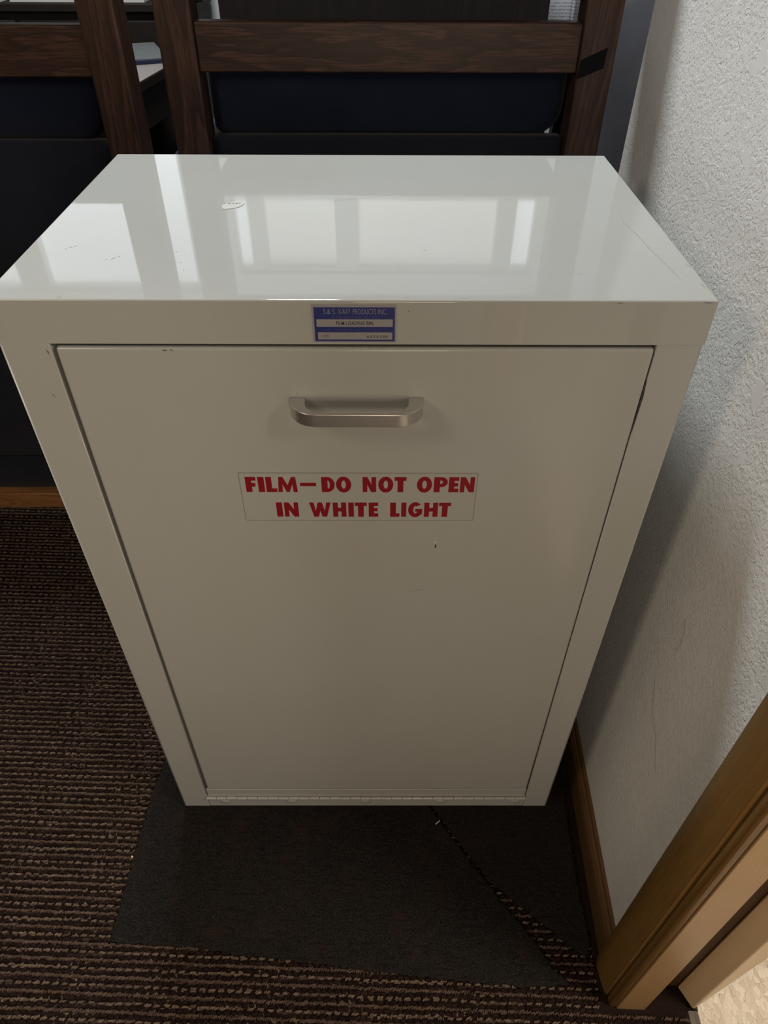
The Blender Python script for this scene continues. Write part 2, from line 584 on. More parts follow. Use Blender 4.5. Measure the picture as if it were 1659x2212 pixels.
# metal threshold strip
ts = bmesh.new()
prism_pts = [(0.080, FL), (0.083, FL + 0.006), (0.088, FL + 0.0075), (0.094, FL + 0.006), (0.098, FL)]
a = [ts.verts.new((p[0], DOOR_S0, p[1])) for p in prism_pts]
b = [ts.verts.new((p[0], -0.2430, p[1])) for p in prism_pts]
for i in range(len(prism_pts)):
    j = (i + 1) % len(prism_pts)
    ts.faces.new((a[i], b[i], b[j], a[j]))
ts.faces.new(a); ts.faces.new(list(reversed(b)))
bmesh.ops.recalc_face_normals(ts, faces=ts.faces)
tag(wall_set(mesh_obj('trim_6', ts, M['chrome'])), kind='structure')
# the door leaf, swung out into the hall
dr = mesh_obj('door_1', boxes((0, 0.76, 0, 0.026, 0.004, 2.03)), M['birch_lit'])
bevel_mod(dr, 0.0015, 2)
dr.location = (0.6505, -0.2440, FL)
dr.rotation_euler = (0, 0, math.radians(25.7))
tag(dr, kind='structure')

# ------------------------------------------------------------------ the film bin
CW, CD, CH = 0.520, 0.3463, 0.7688
bin_ = tag(empty('film_bin', (0, 0, 0)), 'glossy beige metal film loading bin with bottom-hinged door, beside the textured wall', 'cabinet')
SX0, SX1, OX0, OX1, OZ0 = 0.0014, 0.5186, 0.0385, 0.4847, 0.0305
def soft_edges(bm, pick, w, seg=3):
    es = [e for e in bm.edges if pick(e.verts[0].co, e.verts[1].co)]
    r = bmesh.ops.bevel(bm, geom=es, offset=w, segments=seg, affect='EDGES', profile=0.5)
    for f in r['faces']:
        f.smooth = True


body_bm = boxes((SX0, OX0, 0.0, 0.022, 0.001, 0.7345), (OX1, SX1, 0.0, 0.022, 0.001, 0.7345), (OX0 - 0.001, OX1 + 0.001, 0.0003, 0.022, 0.001, OZ0),
                              (SX0, SX0 + 0.002, 0.02, CD - 0.001, 0.001, 0.7345), (SX1 - 0.002, SX1, 0.02, CD - 0.001, 0.001, 0.7345),
                              (SX0, SX1, CD - 0.003, CD - 0.001, 0.001, 0.7345), (SX0, SX1, 0.02, CD - 0.001, 0.001, 0.003))
soft_edges(body_bm, lambda a, b: abs(a.x - b.x) < 1e-6 and abs(a.y) < 1e-6 and abs(b.y) < 1e-6 and abs(a.z - b.z) > 0.1 and (a.x < SX0 + 1e-5 or a.x > SX1 - 1e-5), 0.0012)
soft_edges(body_bm, lambda a, b: abs(a.x - b.x) < 1e-6 and abs(a.y) < 1e-6 and abs(b.y) < 1e-6 and abs(a.z - b.z) > 0.1, 0.0007)
body = mesh_obj('body', body_bm, M['enamel_front'], bin_)
cap_bm = boxes((0, CW, 0, CD, 0.7345, CH))
soft_edges(cap_bm, lambda a, b: a.z > 0.75 or b.z > 0.75, 0.0016)
cap = mesh_obj('top_cap', cap_bm, M['enamel'], bin_)
# seams where the stiles are welded to the sill and the cap
for x0, x1, z in ((0.490, 0.5170, 0.0372), (0.487, 0.5180, 0.7338)):
    mesh_obj('weld_seam', boxes((x0, x1, -0.0004, 0.001, z - 0.0008, z + 0.0008)), M['enamel_front'], bin_)

door = mesh_obj('bin_door', boxes((0.0422, 0.4836, -0.0012, 0.018, 0.0528, 0.7318)), M['enamel_front'], bin_)
bevel_mod(door, 0.0022, 3)


def handle_bm():
    """flat D-pull: 11 mm tall bar, thick feet thinning towards the grip (plan outline in x,y)"""
    x0, x1, d, r = 0.2112, 0.3148, 0.0245, 0.021
    outer = [(x0, 0.0)]
    for k in range(9):
        a = PI / 2 * k / 8
        outer.append((x0 + r * 1.0 - r * math.cos(a), -(d - r) - r * math.sin(a)))
    for k in range(9):
        a = PI / 2 * k / 8
        outer.append((x1 - r + r * math.sin(a), -(d - r) - r * math.cos(a)))
    outer.append((x1, 0.0))
    i0, i1, g, ra, rb = x0 + 0.0118, x1 - 0.0118, 0.0035, 0.0120, 0.0150
    inner = [(i1, 0.0)]
    for k in range(9):
        a = PI / 2 * k / 8
        inner.append((i1 - ra + ra * math.cos(a), -(d - g - rb) - rb * math.sin(a)))
    for k in range(9):
        a = PI / 2 * k / 8
        inner.append((i0 + ra - ra * math.sin(a), -(d - g - rb) - rb * math.cos(a)))
    inner.append((i0, 0.0))
    bm = bmesh.new()
    o0 = [bm.verts.new((p[0], p[1], 0.6785)) for p in outer]
    o1 = [bm.verts.new((p[0], p[1], 0.6897)) for p in outer]
    n0 = [bm.verts.new((p[0], p[1], 0.6785)) for p in reversed(inner)]
    n1 = [bm.verts.new((p[0], p[1], 0.6897)) for p in reversed(inner)]
    n = len(outer)
    for i in range(n - 1):
        bm.faces.new((o0[i], o0[i + 1], o1[i + 1], o1[i]))
        bm.faces.new((n0[i + 1], n0[i], n1[i], n1[i + 1]))
        bm.faces.new((o1[i], o1[i + 1], n1[i + 1], n1[i]))
        bm.faces.new((o0[i + 1], o0[i], n0[i], n0[i + 1]))
    bm.faces.new((o0[0], o1[0], n1[0], n0[0]))
    bm.faces.new((o1[-1], o0[-1], n0[-1], n1[-1]))
    bmesh.ops.recalc_face_normals(bm, faces=bm.faces)
    for v in bm.verts:
        v.co.y -= 0.0012
    return bm


hnd = mesh_obj('handle', handle_bm(), M['alu'], door)
bevel_mod(hnd, 0.0005, 2, 50)
hnd['label'] = 'brushed aluminium pull handle'

# hinge along the bottom
leaf = mesh_obj('hinge_leaf', boxes((OX0 + 0.001, OX1 - 0.0006, 0.0000, 0.004, 0.0300, 0.0494)), M['enamel_front'], bin_)
bevel_mod(leaf, 0.0008, 2)
kb = bmesh.new()
bmesh.ops.create_cone(kb, cap_ends=True, segments=14, radius1=0.0022, radius2=0.0022, depth=0.0139, matrix=Matrix.Rotation(PI / 2, 4, 'Y'))
k0 = mesh_obj('knuckle', kb, M['enamel_front'], leaf)
bevel_mod(k0, 0.0004, 1, 60)
NK = 31
pitch = (0.4853 - 0.0367) / NK
for i in range(NK):
    k = k0 if i == 0 else k0.copy()
    if i:
        COL.objects.link(k)
    k.location = (0.0367 + pitch * (i + 0.5), -0.0017 - 0.0002 * (i % 2), 0.0275 + 0.0002 * (i % 2))
    k.parent = leaf
sb = bmesh.new()
bmesh.ops.create_uvsphere(sb, u_segments=16, v_segments=8, radius=0.0072, matrix=Matrix.Diagonal((1, 0.32, 1, 1)))
s0 = mesh_obj('screw', sb, M['enamel_front'], leaf, True)
for i, x in enumerate((0.062, 0.1560, 0.2605, 0.3668, 0.4725)):
    k = s0 if i == 0 else s0.copy()
    if i:
        COL.objects.link(k)
    k.location = (x, 0.0, 0.0160)
    k.parent = leaf


# ---- lettering
def outline_obj(name, splines, mat, parent, to3d, thick=0.0):
    """closed 2D outlines (holes even-odd) filled flat, then mapped by to3d(u, v)"""
    cu = bpy.data.curves.new(name, 'CURVE')
    cu.dimensions = '2D'
    cu.fill_mode = 'BOTH'
    for pts in splines:
        sp = cu.splines.new('POLY')
        sp.points.add(len(pts) - 1)
        for p, q in zip(sp.points, pts):
            p.co = (q[0], q[1], 0, 1)
        sp.use_cyclic_u = True
    tmp = bpy.data.objects.new('tmp', cu)
    COL.objects.link(tmp)
    dg = bpy.context.evaluated_depsgraph_get()
    me = bpy.data.meshes.new_from_object(tmp.evaluated_get(dg))
    bpy.data.objects.remove(tmp)
    for v in me.vertices:
        v.co = to3d(v.co.x, v.co.y)
    me.materials.clear()
    me.materials.append(mat)
    me.name = name
    o = bpy.data.objects.new(name, me)
    COL.objects.link(o)
    o.parent = parent
    return o


def arc(cx, cy, rx, ry, a0, a1, n=14, p=2.4):
    out = []
    for k in range(n + 1):
        a = math.radians(a0 + (a1 - a0) * k / n)
        c, s_ = math.cos(a), math.sin(a)
        out.append((cx + rx * math.copysign(abs(c) ** (2 / p), c), cy + ry * math.copysign(abs(s_) ** (2 / p), s_)))
    return out


def glyph(ch, w, t):
    """heavy poster capitals; height 1, width w, stem t (all in cap heights)"""
    h = 0.24
    if ch == 'I': return [[(0, 0), (w, 0), (w, 1), (0, 1)]]
    if ch == '-': return [[(0, 0.40), (w, 0.40), (w, 0.62), (0, 0.62)]]
    if ch == 'L': return [[(0, 0), (w, 0), (w, h), (t, h), (t, 1), (0, 1)]]
    if ch == 'F': return [[(0, 0), (t, 0), (t, .36), (w * .92, .36), (w * .92, .36 + h), (t, .36 + h), (t, 1 - h), (w, 1 - h), (w, 1), (0, 1)]]
    if ch == 'E': return [[(0, 0), (w, 0), (w, h), (t, h), (t, .39), (w * .93, .39), (w * .93, .61), (t, .61), (t, 1 - h), (w, 1 - h), (w, 1), (0, 1)]]
    if ch == 'T': return [[((w - t) / 2, 0), ((w + t) / 2, 0), ((w + t) / 2, 1 - h), (w, 1 - h), (w, 1), (0, 1), (0, 1 - h), ((w - t) / 2, 1 - h)]]
    if ch == 'H': return [[(0, 0), (t, 0), (t, .37), (w - t, .37), (w - t, 0), (w, 0), (w, 1), (w - t, 1), (w - t, .63), (t, .63), (t, 1), (0, 1)]]
    if ch == 'N': return [[(0, 0), (t, 0), (t, .50), (w - t * 1.08, 0), (w, 0), (w, 1), (w - t, 1), (w - t, .50), (t * 1.08, 1), (0, 1)]]
    if ch == 'M': return [[(0, 0), (t * .9, 0), (t * 1.0, .52), (w / 2 - t * .30, 0), (w / 2 + t * .30, 0), (w - t * 1.0, .52), (w - t * .9, 0), (w, 0), (w - t * .30, 1), (w - t * 1.15, 1), (w / 2, .46), (t * 1.15, 1), (t * .30, 1)]]
    if ch == 'W': return [[(w * .20, 0), (w * .42, 0), (w * .50, .44), (w * .58, 0), (w * .80, 0), (w, 1), (w - t * .95, 1), (w * .715, .40), (w * .60, 1), (w * .40, 1), (w * .285, .40), (t * .95, 1), (0, 1)]]
    if ch == 'O': return [arc(w / 2, .5, w / 2, .53, 0, 345, 28, 2.0), arc(w / 2, .5, w / 2 - t, .27, 0, 345, 24, 2.0)]
    if ch == 'D':
        return [[(0, 0)] + arc(w * .40, .5, w * .60, .5, -90, 90, 20, 2.1) + [(0, 1)],
                [(t, h)] + arc(t + .02, .5, w - t - .02 - .25, .5 - h, -90, 90, 16, 2.1) + [(t, 1 - h)]]
    if ch == 'P':
        return [[(0, 0), (t, 0), (t, .34)] + arc(w * .52, .67, w * .48, .33, -90, 90, 18, 2.1) + [(0, 1)],
                [(t, .55)] + arc(t + .02, .67, w - t - .02 - .24, .12, -90, 90, 12, 2.0) + [(t, .79)]]
    if ch == 'G':
        o = arc(w / 2, .5, w / 2, .53, 42, 318, 26, 2.0)
        i = arc(w / 2, .5, w / 2 - t, .27, 310, 60, 22, 2.0)
        return [o + [(w * .97, .16), (w, .56), (w * .50, .56), (w * .50, .36), (w * .66, .36)] + i]
    return []


label = mesh_obj('warning_label', boxes((0.1608, 0.3641, -0.00145, -0.00115, 0.5599, 0.6143)), M['decal'], door)
label['label'] = 'clear rectangular label with red warning lettering'
e_ = 0.00035
edge = mesh_obj('label_edge', boxes((0.1606, 0.3643, -0.00150, -0.00130, 0.6141, 0.6141 + e_), (0.1606, 0.3643, -0.00150, -0.00130, 0.5597, 0.5597 + e_),
                                    (0.1606, 0.1606 + e_, -0.00150, -0.00130, 0.5597, 0.6143), (0.3640, 0.3640 + e_, -0.00150, -0.00130, 0.5597, 0.6143)), M['decal_edge'], label)
ROWS = [(0.5932, 0.0168, 57, 1513, [('F', 92, 160), ('I', 172, 212), ('L', 222, 291), ('M', 297, 422), ('-', 441, 543), ('D', 577, 661), ('O', 670, 767), ('N', 840, 926), ('O', 940, 1036),
                                   ('T', 1044, 1120), ('O', 1187, 1284), ('P', 1296, 1383), ('E', 1391, 1455), ('N', 1464, 1556)]),
        (0.5643, 0.0168, 84, 1466, [('I', 290, 328), ('N', 340, 430), ('W', 500, 637), ('H', 650, 735), ('I', 748, 783), ('T', 790, 866), ('E', 878, 939), ('L', 1015, 1075), ('I', 1086, 1118),
                                   ('G', 1130, 1221), ('H', 1232, 1320), ('T', 1326, 1403)])]
for zb, hh, xo, xw, L in ROWS:
    for ch, a, b in L:
        xa = 0.1608 + (a - xo) / xw * 0.2033
        xb = 0.1608 + (b - xo) / xw * 0.2033
        w = (xb - xa) / hh
        t = {'N': .235, 'H': .265, 'M': .245, 'W': .25, 'D': .31, 'O': .27, 'P': .31, 'T': .30, 'E': .285, 'F': .31, 'L': .30, 'G': .275}.get(ch, w)
        outline_obj('letter', glyph(ch, w, min(t, w)), M['red'], label, lambda u, v, xa=xa, zb=zb, hh=hh: Vector((xa + u * hh, -0.00158, zb + v * hh)))


def font_text(name, body, x0, x1, zb, zh, y, mat, parent, bold=0.0):
    """built-in font set to span x0..x1 with cap height zh"""
    cu = bpy.data.curves.new(name, 'FONT')
    cu.body = body
    cu.size = 1.0
    cu.offset = bold
    cu.resolution_u = 3
    tmp = bpy.data.objects.new('tmp', cu)
    COL.objects.link(tmp)
    dg = bpy.context.evaluated_depsgraph_get()
    me = bpy.data.meshes.new_from_object(tmp.evaluated_get(dg))
    bpy.data.objects.remove(tmp)
    co = [v.co.copy() for v in me.vertices]
    lo = min(c.x for c in co); hi = max(c.x for c in co)
    sx = (x1 - x0) / (hi - lo)
    sz = zh / 0.70
    for v in me.vertices:
        v.co = Vector((x0 + (v.co.x - lo) * sx, y, zb + v.co.y * sz))
    me.materials.clear()
    me.materials.append(mat)
    me.name = name
    o = bpy.data.objects.new(name, me)
    COL.objects.link(o)
    o.parent = parent
    o['kind'] = 'stuff'
    return o


# ---- maker's plate
PX0, PX1, PZ0, PZ1 = 0.2324, 0.2925, 0.7366, 0.7655
plate = mesh_obj('nameplate', boxes((PX0, PX1, -0.0006, 0.0006, PZ0, PZ1)), M['plate'], bin_)
plate['label'] = 'silver and blue maker plate'
BX0, BX1, BZ0, BZ1 = 0.2339, 0.2916, 0.7375, 0.7638


def px(X, Y): return BX0 + (X - 140) / 1322 * (BX1 - BX0), BZ1 - (Y - 176) / 552 * (BZ1 - BZ0)


def prect(name, X0, Y0, X1, Y1, y, mat):
    xa, za = px(X0, Y0); xb, zb = px(X1, Y1)
    return mesh_obj(name, boxes((xa, xb, y, y + 0.0002, zb, za)), mat, plate)


prect('blue_field', 140, 176, 1462, 728, -0.0008, M['blue'])
prect('silver_band', 176, 366, 1427, 488, -0.0010, M['plate'])
prect('silver_band', 188, 580, 1424, 698, -0.0010, M['plate'])
for tx, X0, X1, Yb, H, mat, bold in (('S.& S.', 298, 500, 278, 84, 'paleprint', 0.0), ('X-RAY', 540, 738, 278, 84, 'paleprint', 0.0), ('PRODUCTS', 778, 1155, 280, 84, 'paleprint', 0.0),
                                     ('INC.', 1188, 1328, 280, 84, 'paleprint', 0.0), ('87-93 Jay Street Brooklyn, N.Y. 11201', 432, 1168, 344, 44, 'midprint', 0.0),
                                     ('FILM LOADING BIN', 500, 1102, 456, 60, 'ink', 0.004), ('MODEL', 270, 382, 556, 30, 'midprint', 0.0),
                                     ('VOLTS  HZ   PH    AMPS', 486, 892, 556, 30, 'midprint', 0.0), ('SER. NO.', 1102, 1224, 556, 30, 'midprint', 0.0),
                                     ('1 2 5', 264, 364, 658, 42, 'blackink', 0.008), ('A 0 2 6 3 0 8', 994, 1342, 667, 42, 'blackink', 0.008)):
    xa, zb = px(X0, Yb); xb, zt = px(X1, Yb - H)
    font_text('plate_print', tx, xa, xb, zb, zt - zb, -0.00125, M[mat], plate, bold)

# ---- wear on the bin
def sliver(bm, p0, p1, w, up, axis):
    """thin diamond of paint wear from p0 to p1 in the plane facing axis"""
    a, b = Vector(p0), Vector(p1)
    d = (b - a).normalized()
    nrm = Vector((0, -1, 0)) if axis == 'y' else Vector((0, 0, 1))
    s = d.cross(nrm).normalized() * w * 0.5
    m = (a + b) / 2
    vs = [bm.verts.new(v + nrm * up) for v in (a, m + s, b, m - s)]
    f = bm.faces.new(vs)
    f.normal_update()
    if f.normal.dot(nrm) < 0:
        f.normal_flip()


sc_top = bmesh.new()
for x, y, l, ang, w in ((0.034, 0.0930, .006, 60, .0011), (0.037, 0.0950, .005, 55, .0009), (0.031, 0.090, .004, 70, .0008), (0.074, 0.071, .008, 62, .0014), (0.0775, 0.0755, .004, 75, .0014),
                        (0.069, 0.069, .004, 10, .0008), (0.3161, 0.0895, .003, 150, .0012), (0.12, 0.085, .003, 40, .001), (0.4842, 0.13, .006, 140, .0006), (0.430, 0.045, .005, 170, .0012),
                        (0.408, 0.062, .004, 120, .0007), (0.517, 0.060, .010, 108, .0009), (0.5165, 0.025, .012, 100, .0012), (0.340, 0.0035, .012, 178, .0007), (0.30, 0.004, .008, 5, .0007),
                        (0.46, 0.003, .010, 2, .0006), (0.055, 0.004, .006, 12, .0008), (0.133, 0.05, .003, 80, .0012), (0.128, 0.064, .0025, 20, .0012)):
    d = Vector((math.cos(math.radians(ang)), math.sin(math.radians(ang)), 0)) * l * 0.36
    sliver(sc_top, Vector((x, y, CH)) - d, Vector((x, y, CH)) + d, w * 0.6, 0.00012, 'z')
tag(mesh_obj('scuff_marks', sc_top, M['greyscuff'], cap), kind='stuff')
hair = bmesh.new()
pts = [(0.497, 0.190), (0.4925, 0.168), (0.490, 0.150), (0.4945, 0.120), (0.496, 0.098), (0.5, 0.066), (0.503, 0.035)]
for p, q in zip(pts, pts[1:]):
    a, b = Vector((p[0], p[1], CH + 0.0002)), Vector((q[0], q[1], CH + 0.0002))
    s = (b - a).cross(Vector((0, 0, 1))).normalized() * 0.00009
    hair.faces.new([hair.verts.new(v) for v in (a - s, a + s, b + s, b - s)])
tag(mesh_obj('hairline_scratch', hair, M['greyscuff'], cap), kind='stuff')
sc_f = bmesh.new()
for x, z, l, ang, w in ((0.0355, 0.7275, .006, 100, .0012), (0.1225, 0.7300, .006, 178, .0014), (0.1275, 0.7302, .004, 175, .0012), (0.318, 0.4660, .017, 18, .00045), (0.3105, 0.4630, .006, 40, .0004),
                        (0.2170, 0.6930, .005, 86, .0005), (0.2255, 0.6660, .006, 88, .0005), (0.3012, 0.7605, .0015, 100, .0012), (0.5120, 0.7675, .010, 178, .0006), (0.45, 0.7672, .006, 2, .0006),
                        (0.028, 0.690, .006, 120, .0006), (0.4845, 0.40, .004, 90, .0012), (0.4855, 0.305, .004, 90, .0012), (0.205, 0.290, .002, 80, .0007), (0.0300, 0.54, .0025, 100, .0007),
                        (0.0275, 0.523, .002, 100, .0008), (0.505, 0.52, .002, 90, .0006), (0.36, 0.055, .012, 179, .0008)):
    d = Vector((math.cos(math.radians(ang)), 0, math.sin(math.radians(ang)))) * l * 0.42
    yy = -0.0013 if (0.043 < x < 0.483 and 0.054 < z < 0.7312) else -0.0001
    sliver(sc_f, Vector((x, yy, z)) - d, Vector((x, yy, z)) + d, w * 0.65, 0.00012, 'y')
tag(mesh_obj('scuff_marks', sc_f, M['grime'], body), kind='stuff')
dent = bmesh.new()
sliver(dent, (0.3326, -0.0013, 0.5240), (0.3326, -0.0013, 0.5300), 0.0018, 0.00015, 'y')
mesh_obj('paint_chip', dent, M['blackink'], door)
dent = bmesh.new()
sliver(dent, (0.3322, -0.0013, 0.5295), (0.3314, -0.0013, 0.5345), 0.0012, 0.00015, 'y')
mesh_obj('paint_chip', dent, M['paper'], door)
# black wedge painted in for the shade where the door edge stands away from the right stile
gap = bmesh.new()
gap.faces.new([gap.verts.new(v) for v in ((0.4836, -0.00005, 0.700), (0.4848, -0.00005, 0.655), (0.4858, -0.00005, 0.690), (0.4848, -0.00005, 0.704))])
mesh_obj('gap_shade_wedge', gap, M['blackink'], body)
# remnant of a torn paper label on the top
tl = bmesh.new()
ol = [(0.1380, 0.1875), (0.1395, 0.1905), (0.1440, 0.1955), (0.1500, 0.1972), (0.1540, 0.1965), (0.1578, 0.1945), (0.1568, 0.1895), (0.1545, 0.1855), (0.1510, 0.1825), (0.1465, 0.1805), (0.1415, 0.1790), (0.1402, 0.1815)]
prism_z(tl, ol, CH, CH + 0.0004)
torn = mesh_obj('torn_label', tl, M['torn'], cap)
torn['label'] = 'torn white paper remnant'
tp = bmesh.new()
for x, y, l in ((0.1445, 0.1932, .0030), (0.1478, 0.1930, .0026), (0.1508, 0.1938, .0030), (0.1535, 0.1945, .0022)):
    sliver(tp, (x - l / 2, y, CH + 0.0004), (x + l / 2, y + 0.0003, CH + 0.0004), 0.0014, 0.0001, 'z')
tag(mesh_obj('torn_print', tp, M['blackink'], torn), kind='stuff')

# ------------------------------------------------------------------ carpet remnants under the bin, carpet pile
def in_poly(p, poly):
    x, y = p[..., 0], p[..., 1]
    r = np.zeros(x.shape, bool)
    n = len(poly)
    for i in range(n):
        (x1, y1), (x2, y2) = poly[i], poly[(i + 1) % n]
        c = ((y1 > y) != (y2 > y)) & (x < (x2 - x1) * (y - y1) / (y2 - y1 + 1e-12) + x1)
        r ^= c
    return r


RUG1 = [(-0.0575, -0.1735), (0.0000, -0.1765), (0.0570, -0.1800), (0.1050, -0.1870), (0.1960, -0.1955), (0.2650, -0.2040), (0.3600, -0.2130), (0.4220, -0.2195), (0.4860, -0.2210), (0.5110, -0.2185),
        (0.4920, -0.2010), (0.4780, -0.1780), (0.4620, -0.1550), (0.4440, -0.1330), (0.4210, -0.1000), (0.4080, -0.0830), (0.3760, -0.0380), (0.3500, 0.0020), (0.2400, 0.1500), (0.1800, 0.3000), (-0.0230, 0.3000), (-0.0330, 0.1340), (-0.0500, 0.0300)]
RUG2 = [(0.3550, 0.0020), (0.3790, -0.0330), (0.4120, -0.0790), (0.4250, -0.1010), (0.4470, -0.1180), (0.4840, -0.1480), (0.5060, -0.1660), (0.5290, -0.1860), (0.5370, -0.1900), (0.5440, -0.1720),
        (0.5430, -0.1200), (0.5440, -0.0600), (0.5480, 0.0000), (0.5520, 0.1500), (0.5560, 0.3000), (0.2000, 0.3000), (0.2500, 0.1500)]


def rug(name, poly, top, label):
    P = np.array(poly)
    st = 0.0020
    gx = np.arange(P[:, 0].min(), P[:, 0].max() + st, st)
    gy = np.arange(P[:, 1].min(), P[:, 1].max() + st, st)
    X, Y = np.meshgrid(gx, gy, indexing='ij')
    ctr = np.stack([X[:-1, :-1] + st / 2, Y[:-1, :-1] + st / 2], -1)
    ctr[..., 0] += rng.normal(0, 0.0006, ctr.shape[:2])
    keep = in_poly(ctr, poly)
    Z = top - 0.0014 + rng.random(X.shape) * 0.0014
    X = X + rng.normal(0, 0.0003, X.shape); Y = Y + rng.normal(0, 0.0003, Y.shape)
    under = (X > -0.006) & (X < CW + 0.006) & (Y > -0.008)
    Z = np.where(under, np.minimum(Z, -0.0002), Z)
    idx = np.arange(X.size).reshape(X.shape)
    q = np.stack([idx[:-1, :-1], idx[1:, :-1], idx[1:, 1:], idx[:-1, 1:]], -1)[keep]
    used = np.unique(q)
    remap = np.full(X.size, -1); remap[used] = np.arange(len(used))
    v = np.stack([X.ravel(), Y.ravel(), Z.ravel()], -1)[used]
    q = remap[q]
    me = bpy.data.meshes.new(name)
    me.vertices.add(len(v)); me.vertices.foreach_set('co', v.ravel())
    me.loops.add(q.size); me.loops.foreach_set('vertex_index', q.ravel().astype(np.int32))
    me.polygons.add(len(q)); me.polygons.foreach_set('loop_start', (np.arange(len(q)) * 4).astype(np.int32))
    me.update(calc_edges=True)
    me.materials.append(M['rug'])
    o = bpy.data.objects.new(name, me)
    COL.objects.link(o)
    m = o.modifiers.new('thickness', 'SOLIDIFY')
    m.thickness = 0.0048
    m.offset = -1
    return tag(o, label, 'carpet')


rug('carpet_remnant', RUG1, 0.0002, 'large charcoal carpet remnant under the front of the beige metal bin')
rug('carpet_remnant', RUG2, 0.0004, 'narrow charcoal carpet offcut between the bin and the wall baseboard')


def pile():
    """woven carpet: rows of tan dashes, rows of twisted tan yarn and dark yarn between, as small loops"""
    row = 0.00872
    ns, items = np.arange(-0.80, 0.78, row / 2), []
    for i, s in enumerate(ns):
        k = i % 4
        far = s > 0.42
        if k == 0:      # separate dashes, each of three slanted strands
            st, ln, wd, ht, ang, base = 0.0112, 0.0048, 0.0019, 0.0036, 0.75, (0.165, 0.118, 0.085)
            offs = (-0.0024, -0.0008, 0.0008, 0.0024)
        elif k == 2:    # twisted, nearly continuous
            st, ln, wd, ht, ang, base = 0.0056, 0.0054, 0.0018, 0.0036, 0.90, (0.118, 0.080, 0.059)
            offs = (-0.0018, 0.0, 0.0018)
        else:
            st, ln, wd, ht, ang, base = 0.0080, 0.0090, 0.0050, 0.0026, 0.0, (0.020, 0.011, 0.009)
            offs = (0.0,)
        n0 = np.arange(-1.30, 0.078, st) + (i // 4 % 2) * st * 0.5 + rng.normal(0, 0.0002)
        n0 = n0 + rng.normal(0, st * 0.06, len(n0))
        shade = 0.75 + 0.5 * rng.random((len(n0), 1))
        srow = s + rng.normal(0, 0.0004, len(n0))
        for of in offs:
            m = len(n0)
            c = np.stack([n0 + of + rng.normal(0, 0.0002, m), srow + rng.normal(0, 0.0003, m), np.full(m, FL + 0.0008)], -1)
            sz = np.stack([ln * (0.75 + 0.5 * rng.random(m)), wd * (0.8 + 0.4 * rng.random(m)), ht * (0.8 + 0.4 * rng.random(m))], -1)
            an = ang + rng.normal(0, 0.30, m)
            t = np.array(base)[None] * shade * (0.8 + 0.4 * rng.random((m, 1)))
            items.append((c, sz, an, t))
    C = np.concatenate([a[0] for a in items]); S = np.concatenate([a[1] for a in items])
    A = np.concatenate([a[2] for a in items]); T = np.concatenate([a[3] for a in items])
    # keep what is on the open floor: world coordinates of each loop
    cw, sw = math.cos(WR), math.sin(WR)
    WXY = np.stack([W0.x + C[:, 0] * cw - C[:, 1] * sw, C[:, 0] * sw + C[:, 1] * cw], -1)
    shrink = lambda poly: [(x + (0.2 - x) * 0.012, y + (0.05 - y) * 0.012) for x, y in poly]
    keep = ~in_poly(WXY, shrink(RUG1)) & ~in_poly(WXY, shrink(RUG2))
    keep &= ~((WXY[:, 0] > -0.004) & (WXY[:, 0] < CW + 0.004) & (WXY[:, 1] > -0.004) & (WXY[:, 1] < CD + 0.004))
    keep &= ~((C[:, 0] > -0.018) & (C[:, 1] > -0.250)) & ~((C[:, 0] > -0.045) & (C[:, 1] > -0.180))
    C, S, A, T = C[keep], S[keep], A[keep], T[keep]
    ring = np.arange(6) * PI / 3
    tv = np.concatenate([np.stack([0.5 * np.cos(ring), 0.5 * np.sin(ring), np.zeros(6)], -1),
                         np.stack([0.40 * np.cos(ring), 0.40 * np.sin(ring), np.full(6, 0.62)], -1), [[0, 0, 1.0]]])
    tf = [(i, (i + 1) % 6, 6 + (i + 1) % 6, 6 + i) for i in range(6)]
    tt = [(6 + i, 6 + (i + 1) % 6, 12) for i in range(6)]
    n = len(C)
    L = tv[None] * S[:, None, :]
    ca, sa = np.cos(A)[:, None], np.sin(A)[:, None]
    V = np.stack([L[..., 0] * ca - L[..., 1] * sa, L[..., 0] * sa + L[..., 1] * ca, L[..., 2]], -1) + C[:, None, :]
    off = (np.arange(n) * 13)[:, None, None]
    Q = (np.array(tf)[None] + off).reshape(-1, 4); R = (np.array(tt)[None] + off).reshape(-1, 3)
    me = bpy.data.meshes.new('carpet_pile')
    me.vertices.add(n * 13); me.vertices.foreach_set('co', V.astype(np.float32).ravel())
    li = np.concatenate([Q.ravel(), R.ravel()]).astype(np.int32)
    me.loops.add(len(li)); me.loops.foreach_set('vertex_index', li)
    stt = np.concatenate([np.arange(len(Q)) * 4, len(Q) * 4 + np.arange(len(R)) * 3]).astype(np.int32)
    me.polygons.add(len(stt)); me.polygons.foreach_set('loop_start', stt)
    me.update(calc_edges=True)
    me.polygons.foreach_set('use_smooth', np.ones(len(stt), bool))
    at = me.color_attributes.new('tint', 'FLOAT_COLOR', 'POINT')
    col = np.ones((n, 13, 4), np.float32); col[..., :3] = T[:, None, :]
    at.data.foreach_set('color', col.ravel())
    me.materials.append(M['pile'])
    o = bpy.data.objects.new('carpet_pile', me)
    COL.objects.link(o)
    o.parent = floor
    wall_set(o)
    o['kind'] = 'stuff'
    return o


pile()


def lint(name, p, l, w, ang, mat, label, cat):
    bm = boxes((-l / 2, l / 2, -w / 2, w / 2, 0, w))
    o = mesh_obj(name, bm, M[mat])
    bevel_mod(o, w * 0.3, 1)
    o.location = p
    o.rotation_euler = (0, 0, math.radians(ang))
    return tag(o, label, cat)


